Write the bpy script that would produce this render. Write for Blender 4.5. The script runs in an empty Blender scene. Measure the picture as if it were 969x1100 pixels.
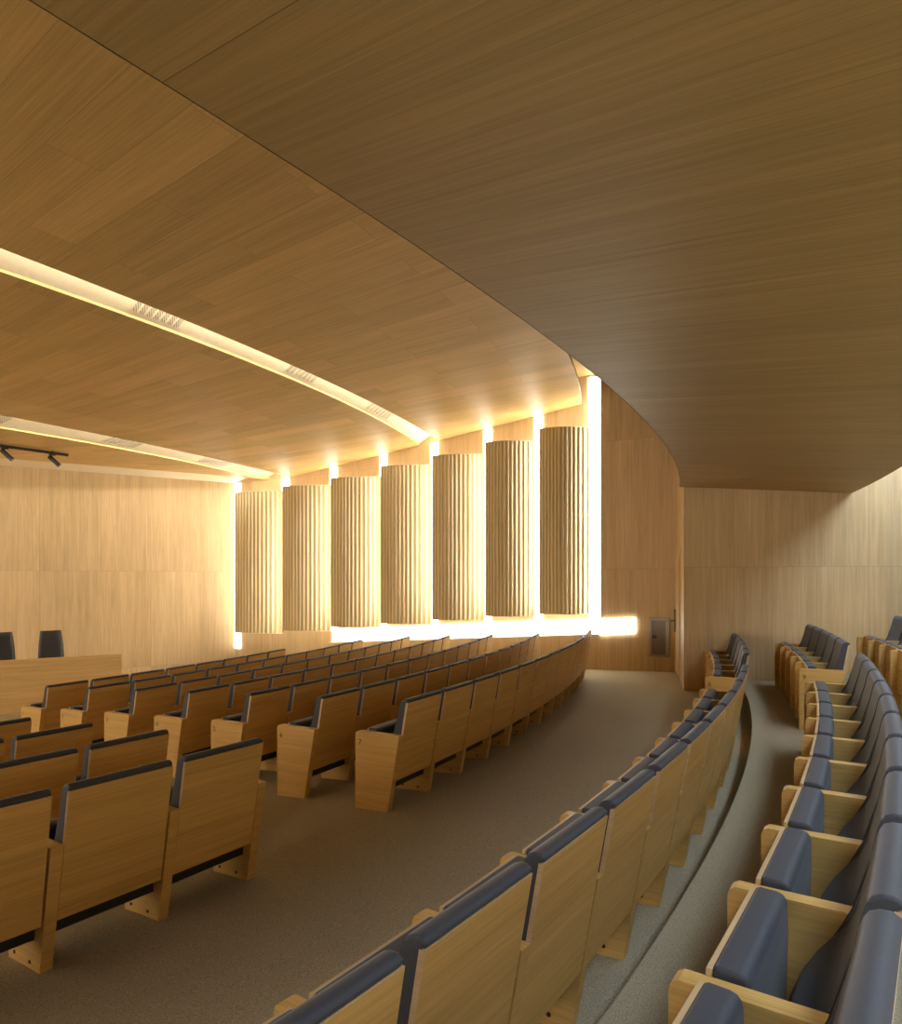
import bpy, bmesh, math, random
from mathutils import Vector, Matrix
rad = math.radians
random.seed(4)
S = bpy.context.scene
COL = S.collection

# ------------------------------------------------------------------ camera, world, exposure
FPX, W, H = 740.0, 969, 1100
EYE = 1.78
cd = bpy.data.cameras.new('camera'); cam = bpy.data.objects.new('camera', cd); COL.objects.link(cam)
cam.location = (0, 0, EYE); cam.rotation_euler = (rad(90), 0, 0)
cd.sensor_fit = 'VERTICAL'; cd.sensor_height = 36.0; cd.sensor_width = 36.0
cd.lens = 36.0 * FPX / H
cd.shift_y = 70.0 / H
cd.clip_start = 0.05; cd.clip_end = 200
S.camera = cam
S.view_settings.view_transform = 'Standard'; S.view_settings.look = 'None'
S.view_settings.gamma = 1.0; S.view_settings.exposure = 0.0
S.view_settings.use_curve_mapping = False
w = bpy.data.worlds.new('world'); S.world = w; w.use_nodes = True
w.node_tree.nodes['Background'].inputs[0].default_value = (0.5, 0.6, 0.8, 1)
w.node_tree.nodes['Background'].inputs[1].default_value = 0.05
S.cycles.use_denoising = True
S.cycles.max_bounces = 10; S.cycles.diffuse_bounces = 8; S.cycles.glossy_bounces = 3
S.cycles.sample_clamp_indirect = 6.0

LED_WARM = (1.0, 0.915, 0.755); LED_COOL = (0.73, 0.87, 1.0); LED_SLOT = (1.0, .94, .80)
K_COL, K_BASE, K_SLOT, K_STAGE, K_REAR, K_SIDE = 11.0, 12.0, 32.0, 9.0, 10.0, 52.0

# warm fill lamp added behind the view, ahead of the assumed rear windows
ld = bpy.data.lights.new('rear_window_daylight', 'AREA'); ld.shape = 'RECTANGLE'; ld.size = 13.0; ld.size_y = 2.0
ld.energy = 110; ld.color = (1.0, .86, .62)
lo = bpy.data.objects.new('rear_window_daylight', ld); COL.objects.link(lo)
_a = rad(38.0); lo.location = (-24.0+33.9*math.cos(_a), 18.8-33.9*math.sin(_a), 2.0)
lo.rotation_euler = Vector((math.cos(_a), -math.sin(_a), 0)).to_track_quat('Z', 'Y').to_euler()

# ------------------------------------------------------------------ place constants (metres)
CX, CY = -24.0, 18.8                       # centre of the seating arcs
PITCH = 0.570
def P(r, phi, z=0.0):                      # phi in degrees below +X
    a = rad(phi); return Vector((CX + r*math.cos(a), CY - r*math.sin(a), z))
# side wall with the fluted screens
A0 = Vector((2.4, 13.4, 0)); AU = Vector((-.855, .519, 0)).normalized(); AN = Vector((-.519, -.855, 0)).normalized()
SC = Vector((-6.13, 18.60, 0)); SU = Vector((-.834, -.552, 0)).normalized(); SN = Vector((.552, -.834, 0)).normalized()
def s_at(px, off=0.0):                     # distance along the side wall seen at a column of the picture
    k = (px-484.5)/FPX; o = A0 + AN*off
    return (o.x - k*o.y)/(k*AU.y - AU.x)
def pA(s, off=0.0, z=0.0): q = A0 + AU*s + AN*off; return Vector((q.x, q.y, z))
def pS(t, off=0.0, z=0.0): q = SC + SU*t + SN*off; return Vector((q.x, q.y, z))
def zpix(p, y): return EYE - (y-620.0)*p.y/FPX
def phi_wall(r, off=0.0):
    p0 = A0 + AN*off - Vector((CX, CY, 0)); b = p0.dot(AU); c = p0.dot(p0) - r*r
    s = -b - math.sqrt(max(b*b-c, 0)); q = p0 + AU*s
    return math.degrees(math.atan2(-q.y, q.x))
def zceil(r): return max(4.34, 4.35 + .119*(r-19.96))
R_REAR, R_SOF0, R_SOF1 = 27.08, 28.70, 31.0
def zsof(r): return 3.15 - .083*(r-R_SOF0)
PHI_MAX = 62.0
def zfloor(r):
    if r < 27.0: return max(-.64, -.068*(27.0-r))
    if r < 29.5: return .038*(r-27.0)
    if r < 30.45: return .27
    return .44

# ------------------------------------------------------------------ materials
def newmat(name):
    m = bpy.data.materials.new(name); m.use_nodes = True; nt = m.node_tree
    return m, nt, nt.nodes['Principled BSDF']
def N(nt, t, **k):
    n = nt.nodes.new(t)
    for a, b in k.items(): setattr(n, a, b)
    return n
def wood(name, col, plank=None, var=.12, rough=.42, grain=1.0, rnd=True, sat=1.0, off=.5, spec=.3):
    m, nt, B = newmat(name); L = nt.links.new
    tc = N(nt, 'ShaderNodeTexCoord'); info = N(nt, 'ShaderNodeObjectInfo')
    add = N(nt, 'ShaderNodeVectorMath', operation='ADD')
    L(tc.outputs['UV'], add.inputs[0])
    sc = N(nt, 'ShaderNodeVectorMath', operation='SCALE'); sc.inputs['Scale'].default_value = 7.3 if rnd else 0.0
    cmb = N(nt, 'ShaderNodeCombineXYZ')
    for i in range(3): L(info.outputs['Random'], cmb.inputs[i])
    L(cmb.outputs[0], sc.inputs[0]); L(sc.outputs[0], add.inputs[1])
    src = add.outputs[0]; tone = None
    if plank:
        br = N(nt, 'ShaderNodeTexBrick'); br.offset = off; br.inputs['Scale'].default_value = 1
        br.inputs['Color1'].default_value = (0, 0, 0, 1); br.inputs['Color2'].default_value = (1, 1, 1, 1)
        br.inputs['Mortar'].default_value = (0, 0, 0, 1)
        br.inputs['Brick Width'].default_value = plank[0]; br.inputs['Row Height'].default_value = plank[1]
        br.inputs['Mortar Size'].default_value = .0015; br.inputs['Mortar Smooth'].default_value = 0
        L(tc.outputs['UV'], br.inputs['Vector'])
        s2 = N(nt, 'ShaderNodeVectorMath', operation='SCALE'); s2.inputs['Scale'].default_value = 5.7
        L(br.outputs['Color'], s2.inputs[0])
        a2 = N(nt, 'ShaderNodeVectorMath', operation='ADD'); L(src, a2.inputs[0]); L(s2.outputs[0], a2.inputs[1])
        src = a2.outputs[0]; tone = br
    def noise(su, sv, detail, rgh=.6):
        mp = N(nt, 'ShaderNodeMapping'); mp.inputs['Scale'].default_value = (su, sv, 1); L(src, mp.inputs[0])
        n = N(nt, 'ShaderNodeTexNoise'); n.inputs['Scale'].default_value = 1; n.inputs['Detail'].default_value = detail
        n.inputs['Roughness'].default_value = rgh; n.inputs['Distortion'].default_value = .25; L(mp.outputs[0], n.inputs['Vector'])
        return n.outputs[0]
    fine = noise(2.2, 150*grain, 3); mid = noise(.7, 26*grain, 3); broad = noise(.5, 4, 2)
    def mm(op, a, b):
        n = N(nt, 'ShaderNodeMath', operation=op)
        for i, v in enumerate((a, b)):
            if isinstance(v, (int, float)): n.inputs[i].default_value = v
            else: L(v, n.inputs[i])
        return n.outputs[0]
    f = mm('ADD', mm('MULTIPLY', fine, .45), mm('ADD', mm('MULTIPLY', mid, .4), mm('MULTIPLY', broad, .3)))
    if tone:
        f = mm('ADD', f, mm('MULTIPLY', mm('SUBTRACT', tone.outputs['Color'], .5), var*2))
    ra = N(nt, 'ShaderNodeMapRange'); ra.inputs['From Min'].default_value = .32; ra.inputs['From Max'].default_value = .82
    L(f, ra.inputs[0])
    mix = N(nt, 'ShaderNodeMix', data_type='RGBA')
    d = [c*.66 for c in col]; d[2] *= .86; l = [min(1, c*1.30) for c in col]
    mix.inputs['A'].default_value = (*d, 1); mix.inputs['B'].default_value = (*l, 1)
    L(ra.outputs[0], mix.inputs['Factor']); out = mix.outputs['Result']
    if tone:
        mx = N(nt, 'ShaderNodeMix', data_type='RGBA'); L(tone.outputs['Fac'], mx.inputs['Factor'])
        L(out, mx.inputs['A']); mx.inputs['B'].default_value = (*[c*.42 for c in col], 1); out = mx.outputs['Result']
    L(out, B.inputs['Base Color']); B.inputs['Roughness'].default_value = rough
    B.inputs['Specular IOR Level'].default_value = spec
    bp = N(nt, 'ShaderNodeBump'); bp.inputs['Strength'].default_value = .08; bp.inputs['Distance'].default_value = .004
    L(fine, bp.inputs['Height']); L(bp.outputs[0], B.inputs['Normal'])
    return m
def plain(name, col, rough=.5, metal=0, spec=.4):
    m, nt, B = newmat(name); L = nt.links.new
    tc = N(nt, 'ShaderNodeTexCoord'); n = N(nt, 'ShaderNodeTexNoise'); n.inputs['Scale'].default_value = 14
    n.inputs['Detail'].default_value = 3; L(tc.outputs['Object'], n.inputs['Vector'])
    mix = N(nt, 'ShaderNodeMix', data_type='RGBA'); L(n.outputs[0], mix.inputs['Factor'])
    mix.inputs['A'].default_value = (*[c*.92 for c in col], 1); mix.inputs['B'].default_value = (*[min(1, c*1.08) for c in col], 1)
    L(mix.outputs['Result'], B.inputs['Base Color'])
    B.inputs['Roughness'].default_value = rough; B.inputs['Metallic'].default_value = metal
    B.inputs['Specular IOR Level'].default_value = spec
    return m
def carpet(name, c0, c1, scale=170):
    m, nt, B = newmat(name); L = nt.links.new
    tc = N(nt, 'ShaderNodeTexCoord')
    n = N(nt, 'ShaderNodeTexNoise'); n.inputs['Scale'].default_value = scale; n.inputs['Detail'].default_value = 4; n.inputs['Roughness'].default_value = .8
    L(tc.outputs['Object'], n.inputs['Vector'])
    n2 = N(nt, 'ShaderNodeTexNoise'); n2.inputs['Scale'].default_value = .7; L(tc.outputs['Object'], n2.inputs['Vector'])
    r = N(nt, 'ShaderNodeValToRGB'); r.color_ramp.elements[0].position = .36; r.color_ramp.elements[1].position = .66
    r.color_ramp.elements[0].color = (*c0, 1); r.color_ramp.elements[1].color = (*c1, 1); L(n.outputs[0], r.inputs[0])
    h = N(nt, 'ShaderNodeHueSaturation'); L(r.outputs[0], h.inputs['Color'])
    mr = N(nt, 'ShaderNodeMapRange'); mr.inputs['To Min'].default_value = .92; mr.inputs['To Max'].default_value = 1.08
    L(n2.outputs[0], mr.inputs[0]); L(mr.outputs[0], h.inputs['Value']); L(h.outputs[0], B.inputs['Base Color'])
    B.inputs['Roughness'].default_value = .95; B.inputs['Specular IOR Level'].default_value = .1
    bp = N(nt, 'ShaderNodeBump'); bp.inputs['Strength'].default_value = .5; bp.inputs['Distance'].default_value = .006
    L(n.outputs[0], bp.inputs['Height']); L(bp.outputs[0], B.inputs['Normal'])
    return m
def fabric(name, col):
    m, nt, B = newmat(name); L = nt.links.new
    tc = N(nt, 'ShaderNodeTexCoord'); n = N(nt, 'ShaderNodeTexNoise'); n.inputs['Scale'].default_value = 420; n.inputs['Detail'].default_value = 2
    L(tc.outputs['Object'], n.inputs['Vector'])
    mix = N(nt, 'ShaderNodeMix', data_type='RGBA'); L(n.outputs[0], mix.inputs['Factor'])
    mix.inputs['A'].default_value = (*[c*.7 for c in col], 1); mix.inputs['B'].default_value = (*[c*1.3 for c in col], 1)
    L(mix.outputs['Result'], B.inputs['Base Color']); B.inputs['Roughness'].default_value = .62
    B.inputs['Specular IOR Level'].default_value = .35; B.inputs['Sheen Weight'].default_value = .12; B.inputs['Sheen Roughness'].default_value = .4
    return m
def emit(name, col, k):
    m = bpy.data.materials.new(name); m.use_nodes = True; nt = m.node_tree; nt.nodes.clear()
    e = N(nt, 'ShaderNodeEmission'); o = N(nt, 'ShaderNodeOutputMaterial'); e.inputs[0].default_value = (*col, 1); e.inputs[1].default_value = k
    nt.links.new(e.outputs[0], o.inputs[0]); return m
OAK = (.56, .385, .215)
M_seat = wood('oak_seat', (.58, .36, .118), grain=.8)
M_edge = wood('oak_ply_edge', (.56, .40, .235), grain=.8)
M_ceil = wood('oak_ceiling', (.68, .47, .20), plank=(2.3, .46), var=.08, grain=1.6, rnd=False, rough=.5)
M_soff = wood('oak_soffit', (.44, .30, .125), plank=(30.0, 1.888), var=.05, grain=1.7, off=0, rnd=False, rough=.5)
M_wall = wood('oak_wall', (.54, .39, .225), plank=(2.42, 1.22), var=.07, rnd=False, rough=.5, off=0)
M_desk = wood('oak_desk', (.60, .41, .19), rough=.45)
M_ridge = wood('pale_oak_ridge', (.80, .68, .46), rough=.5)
M_flute = wood('fluted_oak_groove', (.60, .46, .25), plank=(1.85, 50), var=.05, rough=.5, off=0)
M_cream = plain('cream_lacquer', (.80, .70, .50), .5)
M_carp = carpet('grey_brown_carpet', (.18, .155, .105), (.50, .435, .305))
M_fab = fabric('slate_grey_upholstery', (.046, .050, .066))
M_black = plain('black_metal', (.02, .02, .02), .4)
M_dark = plain('dark_gap_trim', (.035, .025, .018), .6)
M_leather = plain('black_leather', (.022, .023, .026), .38)
M_steel = plain('brushed_steel', (.30, .275, .24), .5, .7)
M_numeral = plain('engraved_numeral', (.16, .10, .045), .7)
M_steel_dark = plain('smoked_steel_door', (.16, .135, .11), .45, .6)
M_chrome = plain('chrome', (.6, .6, .6), .15, 1)
M_wallglow = emit('column_light_diffuser', (1.0, .94, .80), K_COL)
M_baseled = emit('base_light_diffuser', LED_WARM, K_BASE)
M_slotled = emit('ceiling_slot_led', LED_SLOT, K_SLOT)
M_slotled2 = emit('front_slot_led', LED_SLOT, K_SLOT*2.0)
M_stageled = emit('stage_cove_led', (1, .85, .60), K_STAGE)
M_pane, nt, B = newmat('window_glass'); B.inputs['Base Color'].default_value = (.9, .95, 1, 1); B.inputs['Transmission Weight'].default_value = 1; B.inputs['Roughness'].default_value = .02
M_sideled = emit('screen_edge_led', (1.0, .95, .82), K_SIDE)
M_leftfill = emit('left_light_diffuser', LED_WARM, 21.0)
M_rearled = emit('rear_slot_diffuser', LED_COOL, K_REAR)

# ------------------------------------------------------------------ mesh helpers
def link(name, bm, mats, parent=None, smooth=False):
    me = bpy.data.meshes.new(name)
    bmesh.ops.recalc_face_normals(bm, faces=bm.faces)
    if smooth:
        for f in bm.faces: f.smooth = True
    nor = None
    if smooth:                                # area weighted normals keep the broad faces flat and the rounded edges soft
        nor = []
        for v in bm.verts:
            n = Vector((0, 0, 0))
            for f in v.link_faces: n += f.normal*f.calc_area()
            nor.append(n.normalized() if n.length else Vector((0, 0, 1)))
    bm.to_mesh(me); bm.free()
    if nor: me.normals_split_custom_set_from_vertices(nor)
    if not isinstance(mats, (list, tuple)): mats = [mats]
    for m in mats: me.materials.append(m)
    o = bpy.data.objects.new(name, me); COL.objects.link(o)
    if parent is not None: o.parent = parent
    return o
def uvbox(bm, g='x', mi=None):
    """UV in metres with U along the grain axis."""
    gi = 'xyz'.index(g); uv = bm.loops.layers.uv.verify(); bm.normal_update()
    for f in bm.faces:
        n = [abs(c) for c in f.normal]; d = n.index(max(n))
        if d == gi: a, b = [i for i in range(3) if i != gi]; k = 3.0
        else: a = gi; b = [i for i in range(3) if i not in (gi, d)][0]; k = 1.0
        for l in f.loops: l[uv].uv = (l.vert.co[a], l.vert.co[b] + d*.37)
def prism(bm, prof, x0, x1, mi=0):
    """closed profile in (y, z) extruded along x"""
    a = [bm.verts.new((x0, y, z)) for y, z in prof]; b = [bm.verts.new((x1, y, z)) for y, z in prof]
    n = len(prof); fs = [bm.faces.new(a), bm.faces.new(b[::-1])]
    for i in range(n): fs.append(bm.faces.new((a[i], b[i], b[(i+1) % n], a[(i+1) % n])))
    for f in fs: f.material_index = mi
    return fs
def box(bm, c, s, mi=0, rot=None):
    r = bmesh.ops.create_cube(bm, size=1); vs = r['verts']
    m = Matrix.Translation(c) @ (rot if rot else Matrix.Identity(4)) @ Matrix.Diagonal((*s, 1))
    bmesh.ops.transform(bm, matrix=m, verts=vs)
    for f in {f for v in vs for f in v.link_faces}: f.material_index = mi
def cyl(bm, p, q, r, seg=20, r2=None, mi=0):
    p, q = Vector(p), Vector(q); d = q-p
    m = Matrix.Translation((p+q)/2) @ d.to_track_quat('Z', 'Y').to_matrix().to_4x4()
    rr = bmesh.ops.create_cone(bm, cap_ends=True, segments=seg, radius1=r, radius2=r if r2 is None else r2, depth=d.length, matrix=m)
    for f in {f for v in rr['verts'] for f in v.link_faces}: f.material_index = mi
def bevel(bm, w_, seg=2, ang=30):
    es = [e for e in bm.edges if len(e.link_faces) == 2 and e.calc_face_angle(0) > rad(ang)]
    bmesh.ops.bevel(bm, geom=es, offset=w_, segments=seg, profile=.6, affect='EDGES', clamp_overlap=True)
def tag(o, label, cat, group=None):
    o['label'] = label; o['category'] = cat
    if group: o['group'] = group
    return o
def empty(name, loc, rz=0.0):
    o = bpy.data.objects.new(name, None); COL.objects.link(o); o.empty_display_size = .1
    o.location = loc; o.rotation_euler = (0, 0, rz); return o
def struct(o): o['kind'] = 'structure'; return o
def polar(name, rings, phis, mat, thick=0.0, uvs=None):
    """rings: list of functions phi -> (r, z); swept over phis. thick > 0 makes the sheet solid upward."""
    bm = bmesh.new(); uv = bm.loops.layers.uv.verify()
    def sheet(dz):
        g = []
        for k, f in enumerate(rings):
            row = []
            for ph in phis:
                r, z = f(ph); row.append((bm.verts.new(P(r, ph, z+dz)), (r + z*.9 if uvs is None else uvs(r, z), rad(ph)*27.0)))
            g.append(row)
        for i in range(len(g)-1):
            for j in range(len(phis)-1):
                q = (g[i][j], g[i+1][j], g[i+1][j+1], g[i][j+1])
                fc = bm.faces.new([v for v, _ in q])
                for l, (_, t) in zip(fc.loops, q): l[uv].uv = t
        return g
    a = sheet(0)
    if thick:
        b = sheet(thick)
        n, m_ = len(rings), len(phis)
        bord = [(0, j) for j in range(m_)] + [(i, m_-1) for i in range(1, n)] + [(n-1, j) for j in range(m_-2, -1, -1)] + [(i, 0) for i in range(n-2, 0, -1)]
        for k in range(len(bord)):
            i, j = bord[k]; i2, j2 = bord[(k+1) % len(bord)]
            bm.faces.new((a[i][j][0], a[i2][j2][0], b[i2][j2][0], b[i][j][0]))
    return link(name, bm, mat)
def const(r, z): return lambda ph: (r, z)
def frange(a, b, n): return [a + (b-a)*i/n for i in range(n+1)]
def wall(name, p, q, z0, z1, out, mat, th=.15, zt=None):
    """upright slab from p to q, its room face on the line p-q, thickness towards out"""
    p, q = Vector(p), Vector(q); o = Vector(out).normalized()*th
    bm = bmesh.new(); uv = bm.loops.layers.uv.verify()
    L_ = (q-p).length
    zt = zt or (z1, z1)
    v = [bm.verts.new((c.x, c.y, z)) for c, z in ((p, z0), (q, z0), (q, zt[1]), (p, zt[0]), (p+o, z0), (q+o, z0), (q+o, zt[1]), (p+o, zt[0]))]
    for ids in ((0, 1, 2, 3), (4, 5, 6, 7), (0, 1, 5, 4), (1, 2, 6, 5), (2, 3, 7, 6), (3, 0, 4, 7)):
        f = bm.faces.new([v[i] for i in ids])
        for l in f.loops:
            c = l.vert.co; l[uv].uv = (c.z - 1.93 + 2.42*4, (Vector((c.x, c.y, 0)) - Vector((p.x, p.y, 0))).length)
    return struct(link(name, bm, mat))

# ------------------------------------------------------------------ room shell
PH = frange(5.0, PHI_MAX, 76)
struct(polar('floor', [const(6.0, -.64), const(17.588, -.64), const(27.0, 0.0), const(29.52, .095), const(29.52, .27), const(30.45, .27),
                       const(30.45, .44), const(35.0, .44)], PH, M_carp, -.12 if False else 0))
ZT = 6.1
sEnd = (SC - A0).dot(AU)
NI = -.30                                   # the light niche behind the screens lies this far behind the wall face
struct(wall('wall_right', pA(s_at(727)), pA(s_at(645)), -.8, ZT, -AN, M_wall, th=.31))
struct(wall('wall_right_niche', pA(s_at(645), NI), pA(sEnd+.1, NI), -.8, ZT, -AN, M_wall))
struct(wall('wall_stage', pS(-.6), pS(15.9), -.8, 5.2, -SN, M_wall))
# curved return wall that holds the door
RD = 28.77
struct(polar('wall_return', [lambda ph: (RD, 0.0), lambda ph: (RD, 4.2), lambda ph: (RD, 6.1)], frange(12.45, 16.95, 8), M_wall, 0, uvs=lambda r, z: z-1.93+9.68))
W0 = P(28.77, 16.93); W1 = Vector((468.5/FPX*9.52, 9.52, 0))
struct(wall('wall_back_right', W0, W1, 0, 4.2, (.33, .94, 0), M_wall))
wd = (W1-W0).normalized(); wn = Vector((-wd.y, wd.x, 0))
W2 = W1 + wn*.35
struct(wall('wall_back_return', W2 - wd*.1, W2 + wd*3.6, 0, 4.2, wn, M_wall))
struct(polar('wall_rear', [const(34.6, 0), const(34.6, 4.2)], frange(14, PHI_MAX, 30), M_wall, 0, uvs=lambda r, z: z-1.93+9.68))
struct(wall('wall_left', P(9.5, PHI_MAX), P(34.8, PHI_MAX), -.8, ZT, P(30, PHI_MAX+5)-P(30, PHI_MAX), M_wall))
for n_, (a_, b_) in enumerate(((25.5, 31.5), (32.0, 38.0), (38.5, 44.5), (45.0, 51.0))):
    bm = bmesh.new()
    for z_ in (.95, 3.05):
        p_, q_ = P(34.5, a_, z_), P(34.5, b_, z_); cyl(bm, p_, q_, .035, 6)
    for c_ in (a_, b_): cyl(bm, P(34.5, c_, .95), P(34.5, c_, 3.05), .035, 6)
    wf_ = struct(link('window_%d' % (n_+1), bm, M_black))  # unseen windows, added to go with the rear fill lamp
    pn_ = polar('window_pane', [const(34.52, .95), const(34.52, 3.05)], frange(a_, b_, 6), M_pane); pn_.parent = wf_
# ceilings
def interp(tab, ph):
    if ph <= tab[0][0]: (a, ra_), (b, rb) = tab[0], tab[1]
    elif ph >= tab[-1][0]: (a, ra_), (b, rb) = tab[-2], tab[-1]
    else:
        for i in range(len(tab)-1):
            if tab[i][0] <= ph <= tab[i+1][0]: (a, ra_), (b, rb) = tab[i], tab[i+1]; break
    return ra_ + (rb-ra_)*(ph-a)/(b-a)
def hit_ceiling(px, py):                    # where the sight line meets the ceiling surface
    lo, hi = 2.0, 40.0; k = (px-484.5)/FPX; t = (620-py)/FPX
    for _ in range(60):
        Y = (lo+hi)/2; r = math.hypot(k*Y-CX, Y-CY)
        if EYE + t*Y < zceil(r): lo = Y
        else: hi = Y
    return math.degrees(math.atan2(CY-Y, k*Y-CX)), r
def fit(pts):                               # smooth quadratic r(phi)
    d = [hit_ceiling(*p) for p in pts]; x0 = sum(a for a, _ in d)/len(d)
    A = [[0]*4 for _ in range(3)]
    for a, r in d:
        b = [1, a-x0, (a-x0)**2]
        for i in range(3):
            for j in range(3): A[i][j] += b[i]*b[j]
            A[i][3] += b[i]*r
    for i in range(3):
        pv = A[i][i]; A[i] = [v/pv for v in A[i]]
        for j in range(3):
            if j != i: m_ = A[j][i]; A[j] = [u-m_*v for u, v in zip(A[j], A[i])]
    c = [A[i][3] for i in range(3)]; lo = min(a for a, _ in d); hi = max(a for a, _ in d)
    def f(ph):
        q = min(max(ph, lo-1), hi+1); s = c[1] + 2*c[2]*(q-x0)
        return c[0] + c[1]*(q-x0) + c[2]*(q-x0)**2 + (s*.6)*(ph-q)
    return f
s1u = fit([(0, 267), (100, 303.5), (151, 325), (198, 344.7), (319.6, 395.7), (343, 406), (413.7, 438.8), (464.7, 469.4)])
s1l = fit([(0, 291), (100, 327.8), (147, 343.5), (194, 360.4), (313.7, 406), (335, 417), (406, 452.5), (449, 476)])
s2u = fit([(0, 446), (124, 470), (229, 492.6), (300, 509.7)])
s2l = fit([(0, 460), (127, 481.8), (232, 503.5), (288, 517)])
if __name__ == '__main__':
    print('slot1', [(ph, round(s1u(ph), 2), round(s1l(ph), 2)) for ph in (5, 10, 20, 30, 32)], 'slot2', [(ph, round(s2u(ph), 2), round(s2l(ph), 2)) for ph in (0, 10, 20, 26)])
def strip(name, f0, f1, mat, nr=8, dz0=0.0, dz1=0.0, thick=0.0, nphi=70, pmax=PHI_MAX, zf=zceil):
    """sheet between two curves r=f0(phi), r=f1(phi), ending on the side wall"""
    bm = bmesh.new(); uv = bm.loops.layers.uv.verify(); g = []
    for i in range(nr+1):
        u = i/nr; row = []
        # side wall meets this ring at phi where r(phi) = wall
        ph0 = 5.0
        for _ in range(40): ph0 = phi_wall(f0(ph0)*(1-u)+f1(ph0)*u, NI+.01)
        for j in range(nphi+1):
            ph = ph0 + (pmax-ph0)*j/nphi; r = f0(ph)*(1-u)+f1(ph)*u
            z = zf(r) + dz0*(1-u) + dz1*u
            row.append((P(r, ph, z), (r + z*.5, rad(ph)*27.0)))
        g.append(row)
    def put(dz):
        vs = [[bm.verts.new(p + Vector((0, 0, dz))) for p, _ in row] for row in g]
        for i in range(nr):
            for j in range(nphi):
                ids = ((i, j), (i+1, j), (i+1, j+1), (i, j+1)); fc = bm.faces.new([vs[a][b] for a, b in ids])
                for l, (a, b) in zip(fc.loops, ids): l[uv].uv = g[a][b][1]
        return vs
    a = put(0)
    if thick:
        b = put(thick); n, m_ = nr+1, nphi+1
        bord = [(0, j) for j in range(m_)] + [(i, m_-1) for i in range(1, n)] + [(n-1, j) for j in range(m_-2, -1, -1)] + [(i, 0) for i in range(n-2, 0, -1)]
        for k in range(len(bord)):
            i, j = bord[k]; i2, j2 = bord[(k+1) % len(bord)]
            fc = bm.faces.new((a[i][j], a[i2][j2], b[i2][j2], b[i][j]))
            for l, (x, y) in zip(fc.loops, ((i, j), (i2, j2), (i2, j2), (i, j))): l[uv].uv = g[x][y][1]
    return link(name, bm, mat)
def r_cove(ph):                             # the edge of the ceiling in front of the stage wall
    a = rad(ph); d = Vector((math.cos(a), -math.sin(a), 0)); o = SC + SN*1.2 - Vector((CX, CY, 0))
    den = d.dot(SN); return o.dot(SN)/den
def r_wall(ph):
    a = rad(ph); d = Vector((math.cos(a), -math.sin(a), 0)); o = SC + SN*.0 - Vector((CX, CY, 0))
    return o.dot(SN)/d.dot(SN)
struct(strip('ceiling_rear_panel', lambda p: R_REAR, s1u, M_ceil, thick=.06))
struct(strip('ceiling_middle_panel', s1l, s2u, M_ceil, thick=.06))
struct(strip('ceiling_stage_panel', s2l, r_cove, M_ceil, thick=.06))
struct(strip('ceiling_cove_top', r_cove, r_wall, M_cream, nr=3, dz0=.26, dz1=.0, zf=lambda r: 4.34))
DEP = .30
def slot(name, fu, fl, nm):
    # rear wall of the slot, and the sloping cream reflector
    o1 = struct(strip('trim_'+nm, lambda p: fu(p)+.12, lambda p: fu(p)+.10, M_cream, nr=1, dz0=.0, dz1=DEP))
    o2 = struct(strip('trim_'+nm+'_reflector', lambda p: fu(p)+.12, fl, M_cream, nr=6, dz0=DEP, dz1=.03))
slot('slot', s1u, s1l, 'rear_slot'); slot('slot', s2u, s2l, 'front_slot')
o = strip('linear_ceiling_light', lambda p: s1u(p)+.10, lambda p: s1u(p)+.06, M_slotled, nr=1, dz0=.10, dz1=.11, thick=.04)
tag(o, 'long curved warm light strip hidden in the ceiling slot nearer the back seats', 'light')
o = strip('linear_ceiling_light', lambda p: s2u(p)+.10, lambda p: s2u(p)+.06, M_slotled2, nr=1, dz0=.10, dz1=.11, thick=.04)
tag(o, 'long curved warm light strip hidden in the ceiling slot nearer the stage', 'light')
o = strip('linear_ceiling_light', lambda p: r_cove(p)-.0, lambda p: r_cove(p)-.08, M_stageled, nr=1, dz0=.10, dz1=.10, thick=.04, zf=lambda r: 4.34)
tag(o, 'straight warm light strip in the cove along the top of the stage wall', 'light')
# soffit over the back seats
PS = frange(16.93, PHI_MAX, 64)
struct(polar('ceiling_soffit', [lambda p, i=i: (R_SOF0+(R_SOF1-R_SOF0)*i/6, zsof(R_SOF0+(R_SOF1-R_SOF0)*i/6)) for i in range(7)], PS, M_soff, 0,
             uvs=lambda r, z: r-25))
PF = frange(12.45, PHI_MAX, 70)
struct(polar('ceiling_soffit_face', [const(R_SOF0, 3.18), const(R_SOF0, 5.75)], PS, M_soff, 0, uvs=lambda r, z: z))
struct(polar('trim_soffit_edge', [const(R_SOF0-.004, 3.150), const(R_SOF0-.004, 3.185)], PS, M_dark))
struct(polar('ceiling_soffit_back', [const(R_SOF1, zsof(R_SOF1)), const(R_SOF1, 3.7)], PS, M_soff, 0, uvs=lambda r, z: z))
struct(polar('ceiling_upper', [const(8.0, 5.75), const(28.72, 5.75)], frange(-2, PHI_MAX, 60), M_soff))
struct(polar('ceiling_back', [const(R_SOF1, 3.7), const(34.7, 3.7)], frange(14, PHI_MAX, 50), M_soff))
o = polar('linear_ceiling_light', [const(31.25, 3.66), const(32.0, 3.66)], frange(16.95, 50, 50), M_rearled, .035)
tag(o, 'cool white curved light slot in the ceiling behind the wooden soffit', 'light')

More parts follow.
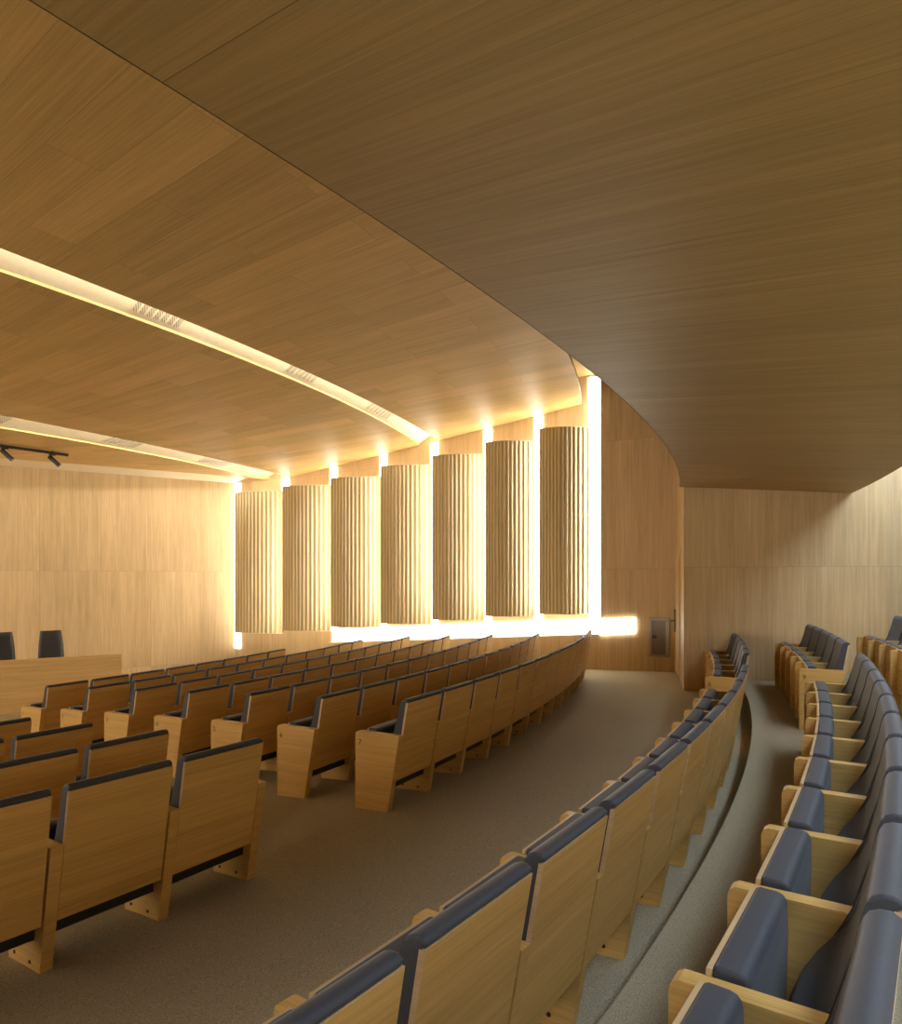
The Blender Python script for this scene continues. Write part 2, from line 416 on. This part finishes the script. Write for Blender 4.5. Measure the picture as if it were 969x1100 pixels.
# ------------------------------------------------------------------ light bands of the side wall
def quadbox(name, pts, th, nrm, mat, parent=None):
    bm = bmesh.new(); a = [bm.verts.new(p) for p in pts]; b = [bm.verts.new(p + nrm*th) for p in pts]; n = len(pts)
    bm.faces.new(a); bm.faces.new(b[::-1])
    for i in range(n): bm.faces.new((a[i], b[i], b[(i+1) % n], a[(i+1) % n]))
    return link(name, bm, mat, parent)
cols = [(253, 303, 528, 680), (304, 355, 521.5, 677.5), (356, 408, 512.5, 673.5), (409.5, 463, 499.5, 670), (465, 520, 488, 666), (522, 574, 473.5, 662), (580, 633, 458.5, 659.5)]
bands = [(243, 259), (303, 311), (355, 362.5), (408.5, 416), (463, 471), (520, 528.5), (574, 583.5), (632, 644.5)]
bnames = ['left of the first fluted screen', 'between first and second fluted screens', 'between second and third fluted screens',
          'between third and fourth fluted screens', 'between fourth and fifth fluted screens', 'between fifth and sixth fluted screens',
          'between sixth and seventh fluted screens', 'right of the tallest fluted screen']
def sline(s): return .52 + (1.03-.52)*(s_at(358)-s)/(s_at(358)-s_at(683))   # top of the base light band
for i, (x0, x1) in enumerate(bands):
    sa, sb = s_at(x1, NI), s_at(x0, NI)
    if i == 0: sb = min(sb, sEnd+.02)
    if i == 7: sa = s_at(645)+.004
    zb = .48 if i < 3 else sline(sa)
    if i == 0: zb = -.15
    def top(s):
        r = (pA(s)-Vector((CX, CY, 0))).length
        return (5.7 if i == 7 else zceil(r) - .01)
    pts = [pA(sa, NI+.002, zb), pA(sb, NI+.002, zb), pA(sb, NI+.002, top(sb)), pA(sa, NI+.002, top(sa))]
    o = quadbox('wall_light_band', pts, .02, AN, M_wallglow)  # emission stands in for wall lit by the hidden screen strips
    tag(o, 'glowing vertical light band on the side wall ' + bnames[i], 'light', 'vertical light bands behind the fluted screens')
sa, sb, sm = s_at(683), s_at(358, NI), s_at(645)
e = empty('wall_light_band', pA(sm, 0, sline(sm)))
def bandpart(s0, s1, off):
    pts = [pA(s0, off, sline(s0)-.29), pA(s1, off, sline(s1)-.31), pA(s1, off, sline(s1)), pA(s0, off, sline(s0))]
    return quadbox('light_diffuser', [p-e.location for p in pts], .03, AN, M_baseled, e)
struct(wall('wall_right_base', pA(sm), pA(sb-.02), -.8, 1, -AN, M_wall, th=.28, zt=(sline(sm)-.29, sline(sb)-.31)))
bandpart(sa, sm, .003); bandpart(sm+.01, sb, NI+.003)
tag(e, 'long sloping horizontal light band low on the side wall behind the seats', 'light')
# light strip on the hidden reveal where the niche begins
bm = bmesh.new(); c = pA(sm+.02, -.045, 3.3); box(bm, c, (.02, .05, 4.4), 0, Matrix.Rotation(math.atan2(AU.y, AU.x), 4, 'Z'))
o = link('linear_wall_light', bm, M_sideled); tag(o, 'upright light strip in the niche edge beside the tallest fluted screen', 'light')

# fill light bands added on the unseen facing side wall to brighten the hall
wl0, wl1 = P(12.0, PHI_MAX), P(30.0, PHI_MAX); wln = (P(20, PHI_MAX-2)-P(20, PHI_MAX)).normalized()
for i in range(8):
    c0 = wl0.lerp(wl1, (i+.3)/8); c1 = c0 + (wl1-wl0).normalized()*.40
    o = quadbox('wall_light_band', [Vector((c.x, c.y, z)) + wln*.01 for c, z in ((c0, .4), (c1, .4), (c1, 4.1), (c0, 4.1))], .02, wln, M_leftfill)
    tag(o, 'glowing vertical light band on the facing side wall, outside the picture to the left', 'light', 'vertical light bands of the facing side wall')

# ------------------------------------------------------------------ fluted screens
ords = ['first', 'second', 'third', 'fourth', 'fifth', 'sixth', 'seventh', 'eighth', 'ninth', 'tenth', 'eleventh', 'twelfth', 'thirteenth', 'fourteenth', 'fifteenth']
rz_wall = math.atan2(-AU.y, -AU.x)          # local x runs towards the viewer's right, local -y into the room
for i, (x0, x1, yt, yb) in enumerate(cols):
    DD = .17 if i == 6 else 0.0               # the last screen stands a little closer to the wall
    OFF = .45-DD
    sl, sr = s_at(x0, OFF), s_at(x1, .10-DD); wd_ = sl - sr; mid = (sl+sr)/2
    pm = pA(mid, OFF); zt, zb = zpix(pm, yt), zpix(pm, yb)
    e = empty('fluted_wall_screen', pA(mid, NI, zb), rz_wall)
    D0, DL, BW = .75-DD, .35, .06
    curve = lambda u: D0 - DL*u*u + BW*math.sin(math.pi*u)
    NF = 13; n = NF*10; front = []
    for k in range(n+1):
        u = k/n; x = -wd_/2 + wd_*u
        base = curve(u)       # bows out and falls back towards its right edge
        c_ = (NF*u + .5) % 1.0; fl = .022*max(0.0, min(1.0, (.5-abs(c_-.5)-.02)/.10 if False else (abs(c_-.5) < .17) + max(0.0, 1-(abs(c_-.5)-.17)/.06)*(abs(c_-.5) >= .17)))
        front.append((x, -(base + fl)))
    back = [(x, -(curve((x+wd_/2)/wd_) - .035)) for x, _ in front]
    bm = bmesh.new(); uv = bm.loops.layers.uv.verify(); hh = zt-zb
    fb = [[bm.verts.new((x, y, z)) for x, y in front] for z in (0, hh)]; bb = [[bm.verts.new((x, y, z)) for x, y in back] for z in (0, hh)]
    for k in range(n):
        bm.faces.new((fb[0][k], fb[0][k+1], fb[1][k+1], fb[1][k])); bm.faces.new((bb[0][k], bb[0][k+1], bb[1][k+1], bb[1][k]))
        for t in (0, 1): bm.faces.new((fb[t][k], fb[t][k+1], bb[t][k+1], bb[t][k]))
    for k in (0, n): bm.faces.new((fb[0][k], fb[1][k], bb[1][k], bb[0][k]))
    for f in bm.faces:
        for l in f.loops: l[uv].uv = (l.vert.co.z, l.vert.co.x)
    bm.normal_update()
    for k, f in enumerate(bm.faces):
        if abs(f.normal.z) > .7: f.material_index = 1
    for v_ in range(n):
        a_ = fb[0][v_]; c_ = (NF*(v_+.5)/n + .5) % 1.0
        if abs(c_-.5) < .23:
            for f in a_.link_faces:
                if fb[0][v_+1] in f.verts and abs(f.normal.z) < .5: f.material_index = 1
    link('fluted_face', bm, [M_flute, M_ridge], e)
    bm = bmesh.new()
    for z_ in (0, hh):
        for k in range(0, n, 5):
            a = Vector((front[k][0], -curve(k/n)-.026, z_)); b = Vector((front[k+5][0], -curve((k+5)/n)-.026, z_)); c = Vector((0, .062, 0)); d_ = Vector((0, 0, .012 if z_ else -.012))
            vs = [bm.verts.new(q) for q in (a, b, b+c, a+c, a+d_, b+d_, b+c+d_, a+c+d_)]
            for ids in ((0, 1, 2, 3), (4, 5, 6, 7), (0, 1, 5, 4), (2, 3, 7, 6), (1, 2, 6, 5), (3, 0, 4, 7)): bm.faces.new([vs[q] for q in ids])
    link('edge_trim', bm, M_ridge, e)
    bm = bmesh.new()
    for t in (.25, .75):
        for zz in (.35, hh-.35): box(bm, (-wd_/2+wd_*t, -(curve(t)-.035)/2, zz), (.04, curve(t)-.035, .04))
    link('wall_bracket', bm, M_dark, e)
    bm = bmesh.new(); box(bm, (-wd_/2+.015, -(D0-.065), hh/2), (.02, .04, hh-.1)); link('light_strip', bm, M_sideled, e)
    d = ['beside the stage wall, lowest of seven', 'second from the stage', 'third from the stage, where the low light band begins', 'fourth of seven, mid wall',
         'fifth from the stage', 'sixth from the stage, just before the tallest', 'tallest of seven, nearest the back'][i]
    tag(e, 'tall curved fluted oak wall screen ' + d, 'wall panel', 'fluted screens on the side wall')

# ------------------------------------------------------------------ steel cabinet and door
sl, sr = s_at(698), s_at(719.5); wd_ = sl-sr; z0, z1 = .33, 1.045
e = empty('steel_wall_cabinet', pA((sl+sr)/2, 0, z0), rz_wall); hh = z1-z0
bm = bmesh.new()
for c, s_ in (((-wd_/2+.02, -.012, hh/2), (.04, .024, hh)), ((wd_/2-.035, -.012, hh/2), (.07, .024, hh)), ((0, -.012, .02), (wd_, .024, .04)), ((0, -.012, hh-.03), (wd_, .024, .06))): box(bm, c, s_)
bevel(bm, .003, 1); link('cabinet_frame', bm, M_steel, e)
bm = bmesh.new(); box(bm, (-.015, -.006, hh/2-.01), (wd_-.11, .012, hh-.1)); dr = link('cabinet_door', bm, M_steel_dark, e)
bm = bmesh.new(); box(bm, (-wd_/2+.085, -.016, hh*.5), (.085, .012, .055)); bevel(bm, .004, 1); link('latch', bm, M_black, dr)
tag(e, 'narrow brushed steel cabinet set low in the wood side wall', 'cabinet')
# door in the curved return
dph0, dph1 = 12.75, 14.55
d1 = polar('door_1', [const(RD-.014, .09), const(RD-.014, 2.15)], frange(dph0, dph1, 4), M_wall, 0, uvs=lambda r, z: z+3)
struct(d1)
bm = bmesh.new(); hp = P(RD-.02, dph0+.22, 1.0); er = (P(27, dph0)-P(28, dph0)).normalized(); et = (P(28, dph1)-P(28, dph0)).normalized()
cyl(bm, hp + Vector((0, 0, -.2)), hp + Vector((0, 0, .2)), .014, 10)
cyl(bm, hp, hp + er*.07, .010, 10); cyl(bm, hp + er*.07, hp + er*.07 + et*.12, .010, 10)
h = link('door_handle', bm, M_black, d1)
bm = bmesh.new(); hp2 = P(RD-.02, dph0+.22, 1.18); cyl(bm, hp2, hp2+er*.02, .022, 14); link('door_lock', bm, M_black, d1)

# ------------------------------------------------------------------ desk on the stage
dk = empty('conference_desk', Vector((-6.31, 13.2, -.64)), math.atan2(.552, .834))   # local x towards its right end
LD = 7.0
bm = bmesh.new(); box(bm, (-LD/2, .02, .475), (LD, .04, .95)); bevel(bm, .003, 1); uvbox(bm, 'x'); link('front_panel', bm, M_desk, dk)
bm = bmesh.new(); box(bm, (-LD/2, .38, .76), (LD-.0, .68, .03)); bevel(bm, .003, 1); uvbox(bm, 'x'); link('desk_top', bm, M_desk, dk)
for x in (-.02, -LD+.02):
    bm = bmesh.new(); box(bm, (x, .33, .37), (.04, .58, .74)); bevel(bm, .003, 1); uvbox(bm, 'z'); link('side_panel', bm, M_desk, dk)
tag(dk, 'long pale oak panel desk standing on the stage before the wood wall', 'desk')

def chair(px, name, label):
    k = (px-484.5)/FPX
    o = SC + SN*3.6; Y = (o.x*SN.x + o.y*SN.y)/(k*SN.x + SN.y)
    e = empty('conference_chair', (k*Y, Y, -.64), math.atan2(SU.y, SU.x)+math.pi + rad(8))   # faces the seats: local -y
    bm = bmesh.new()
    prof = [(.10, .46, .19), (.13, .56, .215), (.155, .80, .225), (.17, 1.10, .21), (.185, 1.28, .19), (.19, 1.38, .175)]
    vf = []
    for y, z, hw in prof:
        row = []
        for j in range(9):
            u = -1 + j/4; row.append(bm.verts.new((u*hw, y - .03*(1-u*u) + .02, z)))
        vf.append(row)
    vb = [[bm.verts.new((v.co.x, v.co.y+.05, v.co.z)) for v in row] for row in vf]
    for g in (vf, vb):
        for a in range(len(g)-1):
            for b in range(8): bm.faces.new((g[a][b], g[a][b+1], g[a+1][b+1], g[a+1][b]))
    for a in range(len(vf)-1):
        for b in (0, 8): bm.faces.new((vf[a][b], vf[a+1][b], vb[a+1][b], vb[a][b]))
    for a in (0, len(vf)-1):
        for b in range(8): bm.faces.new((vf[a][b], vf[a][b+1], vb[a][b+1], vb[a][b]))
    bevel(bm, .012, 2, 50); link('backrest', bm, M_leather, e, True)
    bm = bmesh.new(); box(bm, (0, -.11, .45), (.48, .46, .07)); bevel(bm, .025, 3); link('seat', bm, M_leather, e, True)
    bm = bmesh.new(); cyl(bm, (0, -.08, .08), (0, -.08, .42), .025); link('column', bm, M_chrome, e)
    for s_ in (-1, 1):
        bm = bmesh.new(); box(bm, (s_*.26, -.1, .64), (.045, .26, .025)); cyl(bm, (s_*.26, -.06, .46), (s_*.26, -.06, .63), .012); bevel(bm, .006, 1, 60); link('armrest', bm, M_black, e)
    bm = bmesh.new()
    for q in range(5):
        a = q*2*math.pi/5; cyl(bm, (0, -.08, .085), (.28*math.cos(a), -.08+.28*math.sin(a), .06), .02, 10, .012)
    link('star_base', bm, M_chrome, e)
    for q in range(5):
        a = q*2*math.pi/5; c = Vector((.28*math.cos(a), -.08+.28*math.sin(a), .028)); t = Vector((-math.sin(a), math.cos(a), 0))*.02
        bm = bmesh.new(); cyl(bm, c-t, c+t, .028, 14); link('caster', bm, M_black, e)
    tag(e, label, 'chair', 'chairs behind the stage desk'); return e
chair(57.5, '', 'black high-back chair behind the desk, nearer the right end of the desk')
chair(3.5, '', 'black high-back chair behind the desk, cut by the left picture edge')

# ------------------------------------------------------------------ track light
def pt_at(px, py, z): Y = FPX*(z-EYE)/(620-py); return Vector(((px-484.5)/FPX*Y, Y, z))
ta, tb = pt_at(-60, 470.5, 4.30), pt_at(73, 489, 4.30); td = (tb-ta).normalized()
e = empty('track_rail', ta, math.atan2(td.y, td.x)); L_ = (tb-ta).length
bm = bmesh.new(); box(bm, (L_/2, 0, .0), (L_, .05, .05)); link('rail', bm, M_black, e)
bm = bmesh.new(); cyl(bm, (.3, 0, .02), (.3, 0, .045), .02, 10); cyl(bm, (L_-.3, 0, .02), (L_-.3, 0, .045), .02, 10); link('rail_mount', bm, M_black, e)
tag(e, 'black straight lighting track under the stage ceiling', 'lighting track')
for px, lab in ((5, 'black cylinder spotlight on the ceiling track, at the left picture edge'), (56, 'black cylinder spotlight on the ceiling track, nearer the end of the rail')):
    k = (px-484.5)/FPX; t = (k*ta.y-ta.x)/(td.x-k*td.y); c = ta + td*t
    e = empty('track_spotlight', c + Vector((0, 0, -.025)), math.atan2(td.y, td.x))
    bm = bmesh.new(); box(bm, (0, 0, -.012), (.12, .04, .024)); cyl(bm, (0, 0, -.02), (0, 0, -.10), .010, 10); link('bracket', bm, M_black, e)
    bm = bmesh.new(); a = Vector((-.05, .02, -.05)); b = Vector((.10, -.10, -.23)); cyl(bm, a, b, .042, 24); hd = link('lamp_head', bm, M_black, e)
    bm = bmesh.new(); dd = (b-a).normalized(); cyl(bm, b, b+dd*.004, .034, 24); link('lens', bm, M_chrome, hd)
    tag(e, lab, 'spotlight', 'spotlights on the stage track')

# ------------------------------------------------------------------ air grilles in the ceiling slots
M_gr, nt, B = newmat('grille_bar'); L = nt.links.new
tc = N(nt, 'ShaderNodeTexCoord'); wv = N(nt, 'ShaderNodeTexWave'); wv.bands_direction = 'DIAGONAL'; wv.inputs['Scale'].default_value = 16
L(tc.outputs['Object'], wv.inputs['Vector']); rp = N(nt, 'ShaderNodeValToRGB'); rp.color_ramp.interpolation = 'CONSTANT'
rp.color_ramp.elements[0].color = (.26, .23, .18, 1); rp.color_ramp.elements[1].color = (.7, .62, .45, 1); rp.color_ramp.elements[1].position = .5
L(wv.outputs[0], rp.inputs[0]); L(rp.outputs[0], B.inputs['Base Color'])
def grille(fu, fl, pxa, pxb, pyc, label):
    pa, ra_ = hit_ceiling(pxa, pyc[0]); pb, rb = hit_ceiling(pxb, pyc[1])
    def at(ph, v):                           # on the reflector: v 0 rear .. 1 front
        r0 = fu(ph)+.12; r = r0*(1-v)+fl(ph)*v; z = zceil(r) + DEP*(1-v)+.03*v - .012
        return P(r, ph, z)
    pm = (pa+pb)/2; c = at(pm, .5); e = empty('air_grille', c, 0)
    bm = bmesh.new(); nb = 7
    for k in range(nb):
        a = pa + (pb-pa)*(k+.18)/nb; b = pa + (pb-pa)*(k+.78)/nb
        q = [at(a, .30), at(b, .30), at(b, .88), at(a, .88)]
        lo = [bm.verts.new(p-c) for p in q]; hi = [bm.verts.new(p-c+Vector((0, 0, .008))) for p in q]
        bm.faces.new(lo); bm.faces.new(hi[::-1])
        for t in range(4): bm.faces.new((lo[t], lo[(t+1) % 4], hi[(t+1) % 4], hi[t]))
    link('louvre_set', bm, M_gr, e)
    bm = bmesh.new(); q = [at(pa, .24), at(pb, .24), at(pb, .94), at(pa, .94)]
    lo = [bm.verts.new(p-c+Vector((0, 0, .006))) for p in q]; hi = [bm.verts.new(p-c+Vector((0, 0, .011))) for p in q]
    bm.faces.new(lo); bm.faces.new(hi[::-1])
    for t in range(4): bm.faces.new((lo[t], lo[(t+1) % 4], hi[(t+1) % 4], hi[t]))
    link('face_plate', bm, M_cream, e)
    tag(e, label, 'vent', 'air grilles in the ceiling slots')
grille(s1u, s1l, 150, 203, (333, 353), 'slotted air grille in the rear ceiling slot, largest and nearest')
grille(s1u, s1l, 315, 345, (400, 413), 'slotted air grille half way along the rear ceiling slot')
grille(s1u, s1l, 402, 424, (440, 452), 'slotted air grille in the rear ceiling slot close to the side wall')
grille(s2u, s2l, 0, 22, (452, 456), 'slotted air grille in the front ceiling slot at the left picture edge')
grille(s2u, s2l, 126, 160, (476, 483), 'slotted air grille half way along the front ceiling slot')
grille(s2u, s2l, 229, 254, (497, 503), 'slotted air grille in the front ceiling slot close to the side wall')

# ------------------------------------------------------------------ theatre seats
TH = .055
REAR = lambda z: .298 + .18*z
def std_bm(end=False):
    bm = bmesh.new()
    prof = [(.006, 0), (0, .006), (0, .575), (.006, .592), (.022, .602), (REAR(.6), .602), (REAR(0), 0)]
    prism(bm, prof, -TH/2, TH/2)
    bevel(bm, .003, 1, 40); uvbox(bm, 'y'); return bm
def back_panel_bm():
    bm = bmesh.new(); hw = (PITCH-TH)/2-.003
    prof = [(REAR(.245)-.018, .245), (REAR(.245)-.002, .245), (REAR(.845)-.002, .845), (REAR(.845)-.020, .845)]
    prism(bm, prof, -hw, hw); bevel(bm, .002, 1, 40); uvbox(bm, 'x')
    for f in bm.faces:
        if abs(f.normal.y) < .6: f.material_index = 1
    return bm
def back_cushion_bm():
    bm = bmesh.new(); hw = (PITCH-TH)/2-.004
    prof = [(REAR(.87)-.006, .862)]
    for z, t in ((.873, .025), (.872, .045), (.864, .062), (.848, .068), (.825, .072), (.75, .074), (.62, .080), (.575, .093), (.53, .120), (.48, .148), (.42, .172), (.36, .186), (.31, .192), (.27, .17)):
        prof.append((REAR(z)-t, z))
    prof += [(REAR(.27)-.021, .27), (REAR(.845)-.021, .845), (REAR(.848)-.006, .848)]
    prism(bm, prof, -hw, hw)
    es = [e for e in bm.edges if abs(e.verts[0].co.x - e.verts[1].co.x) < 1e-6]
    bmesh.ops.bevel(bm, geom=es, offset=.010, segments=3, profile=.6, affect='EDGES', clamp_overlap=True)
    return bm
SEATTILT = Matrix.Translation((0, .14, .40)) @ Matrix.Rotation(rad(-2), 4, 'X') @ Matrix.Translation((0, -.14, -.40))
def seat_cushion_bm():
    bm = bmesh.new(); hw = (PITCH-TH)/2-.006
    prof = [(.074, .20), (.074, .617), (.084, .622), (.128, .622), (.143, .618), (.153, .607), (.157, .592), (.160, .50), (.163, .24), (.155, .20)]
    prism(bm, prof, -hw, hw)
    es = [e for e in bm.edges if abs(e.verts[0].co.x - e.verts[1].co.x) < 1e-6]
    bmesh.ops.bevel(bm, geom=es, offset=.012, segments=3, profile=.6, affect='EDGES', clamp_overlap=True)
    bmesh.ops.transform(bm, matrix=SEATTILT, verts=bm.verts); return bm
def seat_board_bm():
    bm = bmesh.new(); hw = (PITCH-TH)/2-.005
    prism(bm, [(.060, .185), (.060, .614), (.0735, .614), (.0735, .185)], -hw, hw); bevel(bm, .002, 1)
    bmesh.ops.transform(bm, matrix=SEATTILT, verts=bm.verts); uvbox(bm, 'x')
    for f in bm.faces:
        if abs(f.normal.y) < .6: f.material_index = 1
    return bm
def support_bm():
    bm = bmesh.new(); hw = (PITCH-TH)/2
    prism(bm, [(.10, .165), (.10, .235), (.20, .262), (.27, .235), (.27, .165)], -hw, hw); return bm
def mesh_of(o): me = o.data; bpy.data.objects.remove(o); return me
ME = {
 'side_panel': mesh_of(link('side_panel', std_bm(), M_seat)),
 'back_panel': mesh_of(link('back_panel', back_panel_bm(), [M_seat, M_edge])),
 'back_cushion': mesh_of(link('back_cushion', back_cushion_bm(), M_fab, None, True)),
 'seat_cushion': mesh_of(link('seat_cushion', seat_cushion_bm(), M_fab, None, True)),
 'seat_board': mesh_of(link('seat_board', seat_board_bm(), [M_seat, M_edge])),
 'seat_support': mesh_of(link('seat_support', support_bm(), M_black)),
}
b_ = bmesh.new(); cyl(b_, (-TH/2-.003, 0, 0), (TH/2+.003, 0, 0), .009, 12)
ME['bolt_cap'] = mesh_of(link('bolt_cap', b_, M_black))
def numeral_mesh(n):
    c = bpy.data.curves.new('numeral', 'FONT'); c.body = str(n); c.size = .062; c.align_x = 'CENTER'; c.extrude = .0012
    t = bpy.data.objects.new('t', c); COL.objects.link(t)
    bpy.context.view_layer.update()
    me = bpy.data.meshes.new_from_object(t.evaluated_get(bpy.context.evaluated_depsgraph_get()))
    bpy.data.objects.remove(t); me.materials.clear(); me.materials.append(M_numeral); return me
def part(kind, parent, loc=(0, 0, 0), rot=(0, 0, 0)):
    o = bpy.data.objects.new(kind, ME[kind]); COL.objects.link(o); o.parent = parent; o.location = loc; o.rotation_euler = rot; return o
def in_view(rf, phi, z):
    """does any corner of a seat here fall inside the picture?"""
    xs, ys = [], []
    hv = math.degrees(PITCH/2/(rf+.2))
    for dr in (0, .42):
        for dp in (-hv, hv):
            for dz in (0, .87):
                q = P(rf+dr, phi+dp, z+dz)
                if q.y < .25: continue
                x = 484.5+FPX*q.x/q.y; y = 620-FPX*(q.z-EYE)/q.y; xs.append(x); ys.append(y)
    return bool(xs) and max(xs) > -2 and min(xs) < 971 and max(ys) > 0 and min(ys) < 1102
count = 0
def seat(rf, phi, z, ends, label, group, num=None, bolts=False, kind='theatre_seat'):
    """phi = middle of the seat; ends: subset of '+-' saying which side panels it owns"""
    global count
    count += 1
    e = empty(kind, P(rf, phi, z), rad(-phi-90))
    for k in ('back_panel', 'back_cushion', 'seat_cushion', 'seat_board', 'seat_support'): part(k, e)
    for c in ends:
        s_ = 1 if c == '+' else -1
        sp = part('side_panel', e, (s_*PITCH/2, 0, 0))
        if bolts and not (num is not None and c == '+'):
            for yy in (.06, .21): part('bolt_cap', sp, (0, yy, .045))
        if num is not None and c == '+':
            key = 'n%d' % num
            if key not in ME: ME[key] = numeral_mesh(num)
            o = bpy.data.objects.new('row_number', ME[key]); COL.objects.link(o); o.parent = sp
            o.location = (TH/2+.0015, .045, .50); o.rotation_euler = (rad(90), 0, rad(90))
    tag(e, label, 'seat', group)
STD = [None]
def run(rf, phi_start, n, z, direction, mk_label, group, num=None, bolts=False, cull=True, step=.575):
    """n seats from phi_start; direction -1: start is the near (high phi) end; +1: start is the far (low phi) end"""
    st = math.degrees(step/(rf+.19))
    made = 0
    for i in range(n):
        phi = phi_start + direction*(i+.5)*st
        if cull and not in_view(rf, phi, z): continue
        if direction < 0: ends = '+-' if i == n-1 else '+'; nm = num if i == 0 else None
        else: ends = '+-' if i == 0 else '+'; nm = None
        seat(rf, phi, z, ends, mk_label(i, n), group, nm, bolts)
rowname = ['first', 'second', 'third', 'fourth', 'fifth', 'sixth', 'seventh']
cfg = {1: 8, 2: 11, 3: 12, 4: 12, 5: 12, 6: 12, 7: 13}
desc = {1: 'first row from stage', 2: 'second row from stage', 3: 'third row from stage', 4: 'fourth row from stage',
        5: 'fifth row from stage', 6: 'sixth row from stage', 7: 'seventh row from stage'}
for k in range(1, 8):
    rf = 26.87 - .885*(7-k); zf = zfloor(rf+.02) - .004
    ph0 = 30.0 - .15*(7-k)
    def lab(i, n, k=k):
        if i == 0: return 'oak seat with numbered end panel, %s, block by side wall' % desc[k]
        if i == n-1: return 'farthest oak seat at the side-wall end, %s' % desc[k]
        return 'oak seat, %s from the aisle, %s, block by side wall' % (ords[i], desc[k])
    run(rf, ph0, cfg[k], zf, -1, lab, 'seats of the %s in the block by the side wall' % desc[k], k, k == 7)
for k in range(3, 8):
    rf = 26.87 - .885*(7-k); zf = zfloor(rf+.02) - .004
    def lab(i, n, k=k):
        return 'oak seat %s, %s, left foreground block' % ('at the aisle end' if i == 0 else ords[i] + ' from the aisle', desc[k])
    run(rf, 32.75 + .02*(k-3) + .04, 9, zf, 1, lab, 'seats of the %s in the left foreground block' % desc[k], None, k == 7)
# row eight, across the aisle
rf8 = 29.05; z8 = zfloor(29.15)+.002
run(rf8, 24.55, 13, z8, 1, lambda i, n: 'oak seat in the curved row facing away, %s from the gap in that row' % (ords[i]), 'near seats of the row in front of the camera', None, True)
run(rf8, 22.66, 5, z8, -1, lambda i, n: 'dark cushioned seat %s, small far group of the row in front' % ('with the numbered end panel' if i == 0 else ords[i] + ' beyond the gap'), 'far seats of the row in front of the camera', 8)
# row nine, nearest on the right
rf9 = 29.948
run(rf9, 25.37, 12, .27, 1, lambda i, n: 'folded blue-grey seat in the nearest right row, %s from its gap' % ords[i], 'near seats of the right foreground row', None, False, step=.567)
run(rf9, 23.5, 5, .27, -1, lambda i, n: 'folded blue-grey seat %s, far group of five by the back wall' % ('with numbered end panel' if i == 0 else ords[i] + ' past the gap'), 'far seats of the right foreground row', 9)
run(30.80, 19.4, 8, .44, 1, lambda i, n: 'folded seat at the far right edge, highest row, %s from the wall' % ords[i], 'seats of the highest row at the right edge', None, False)
print('seats', count)
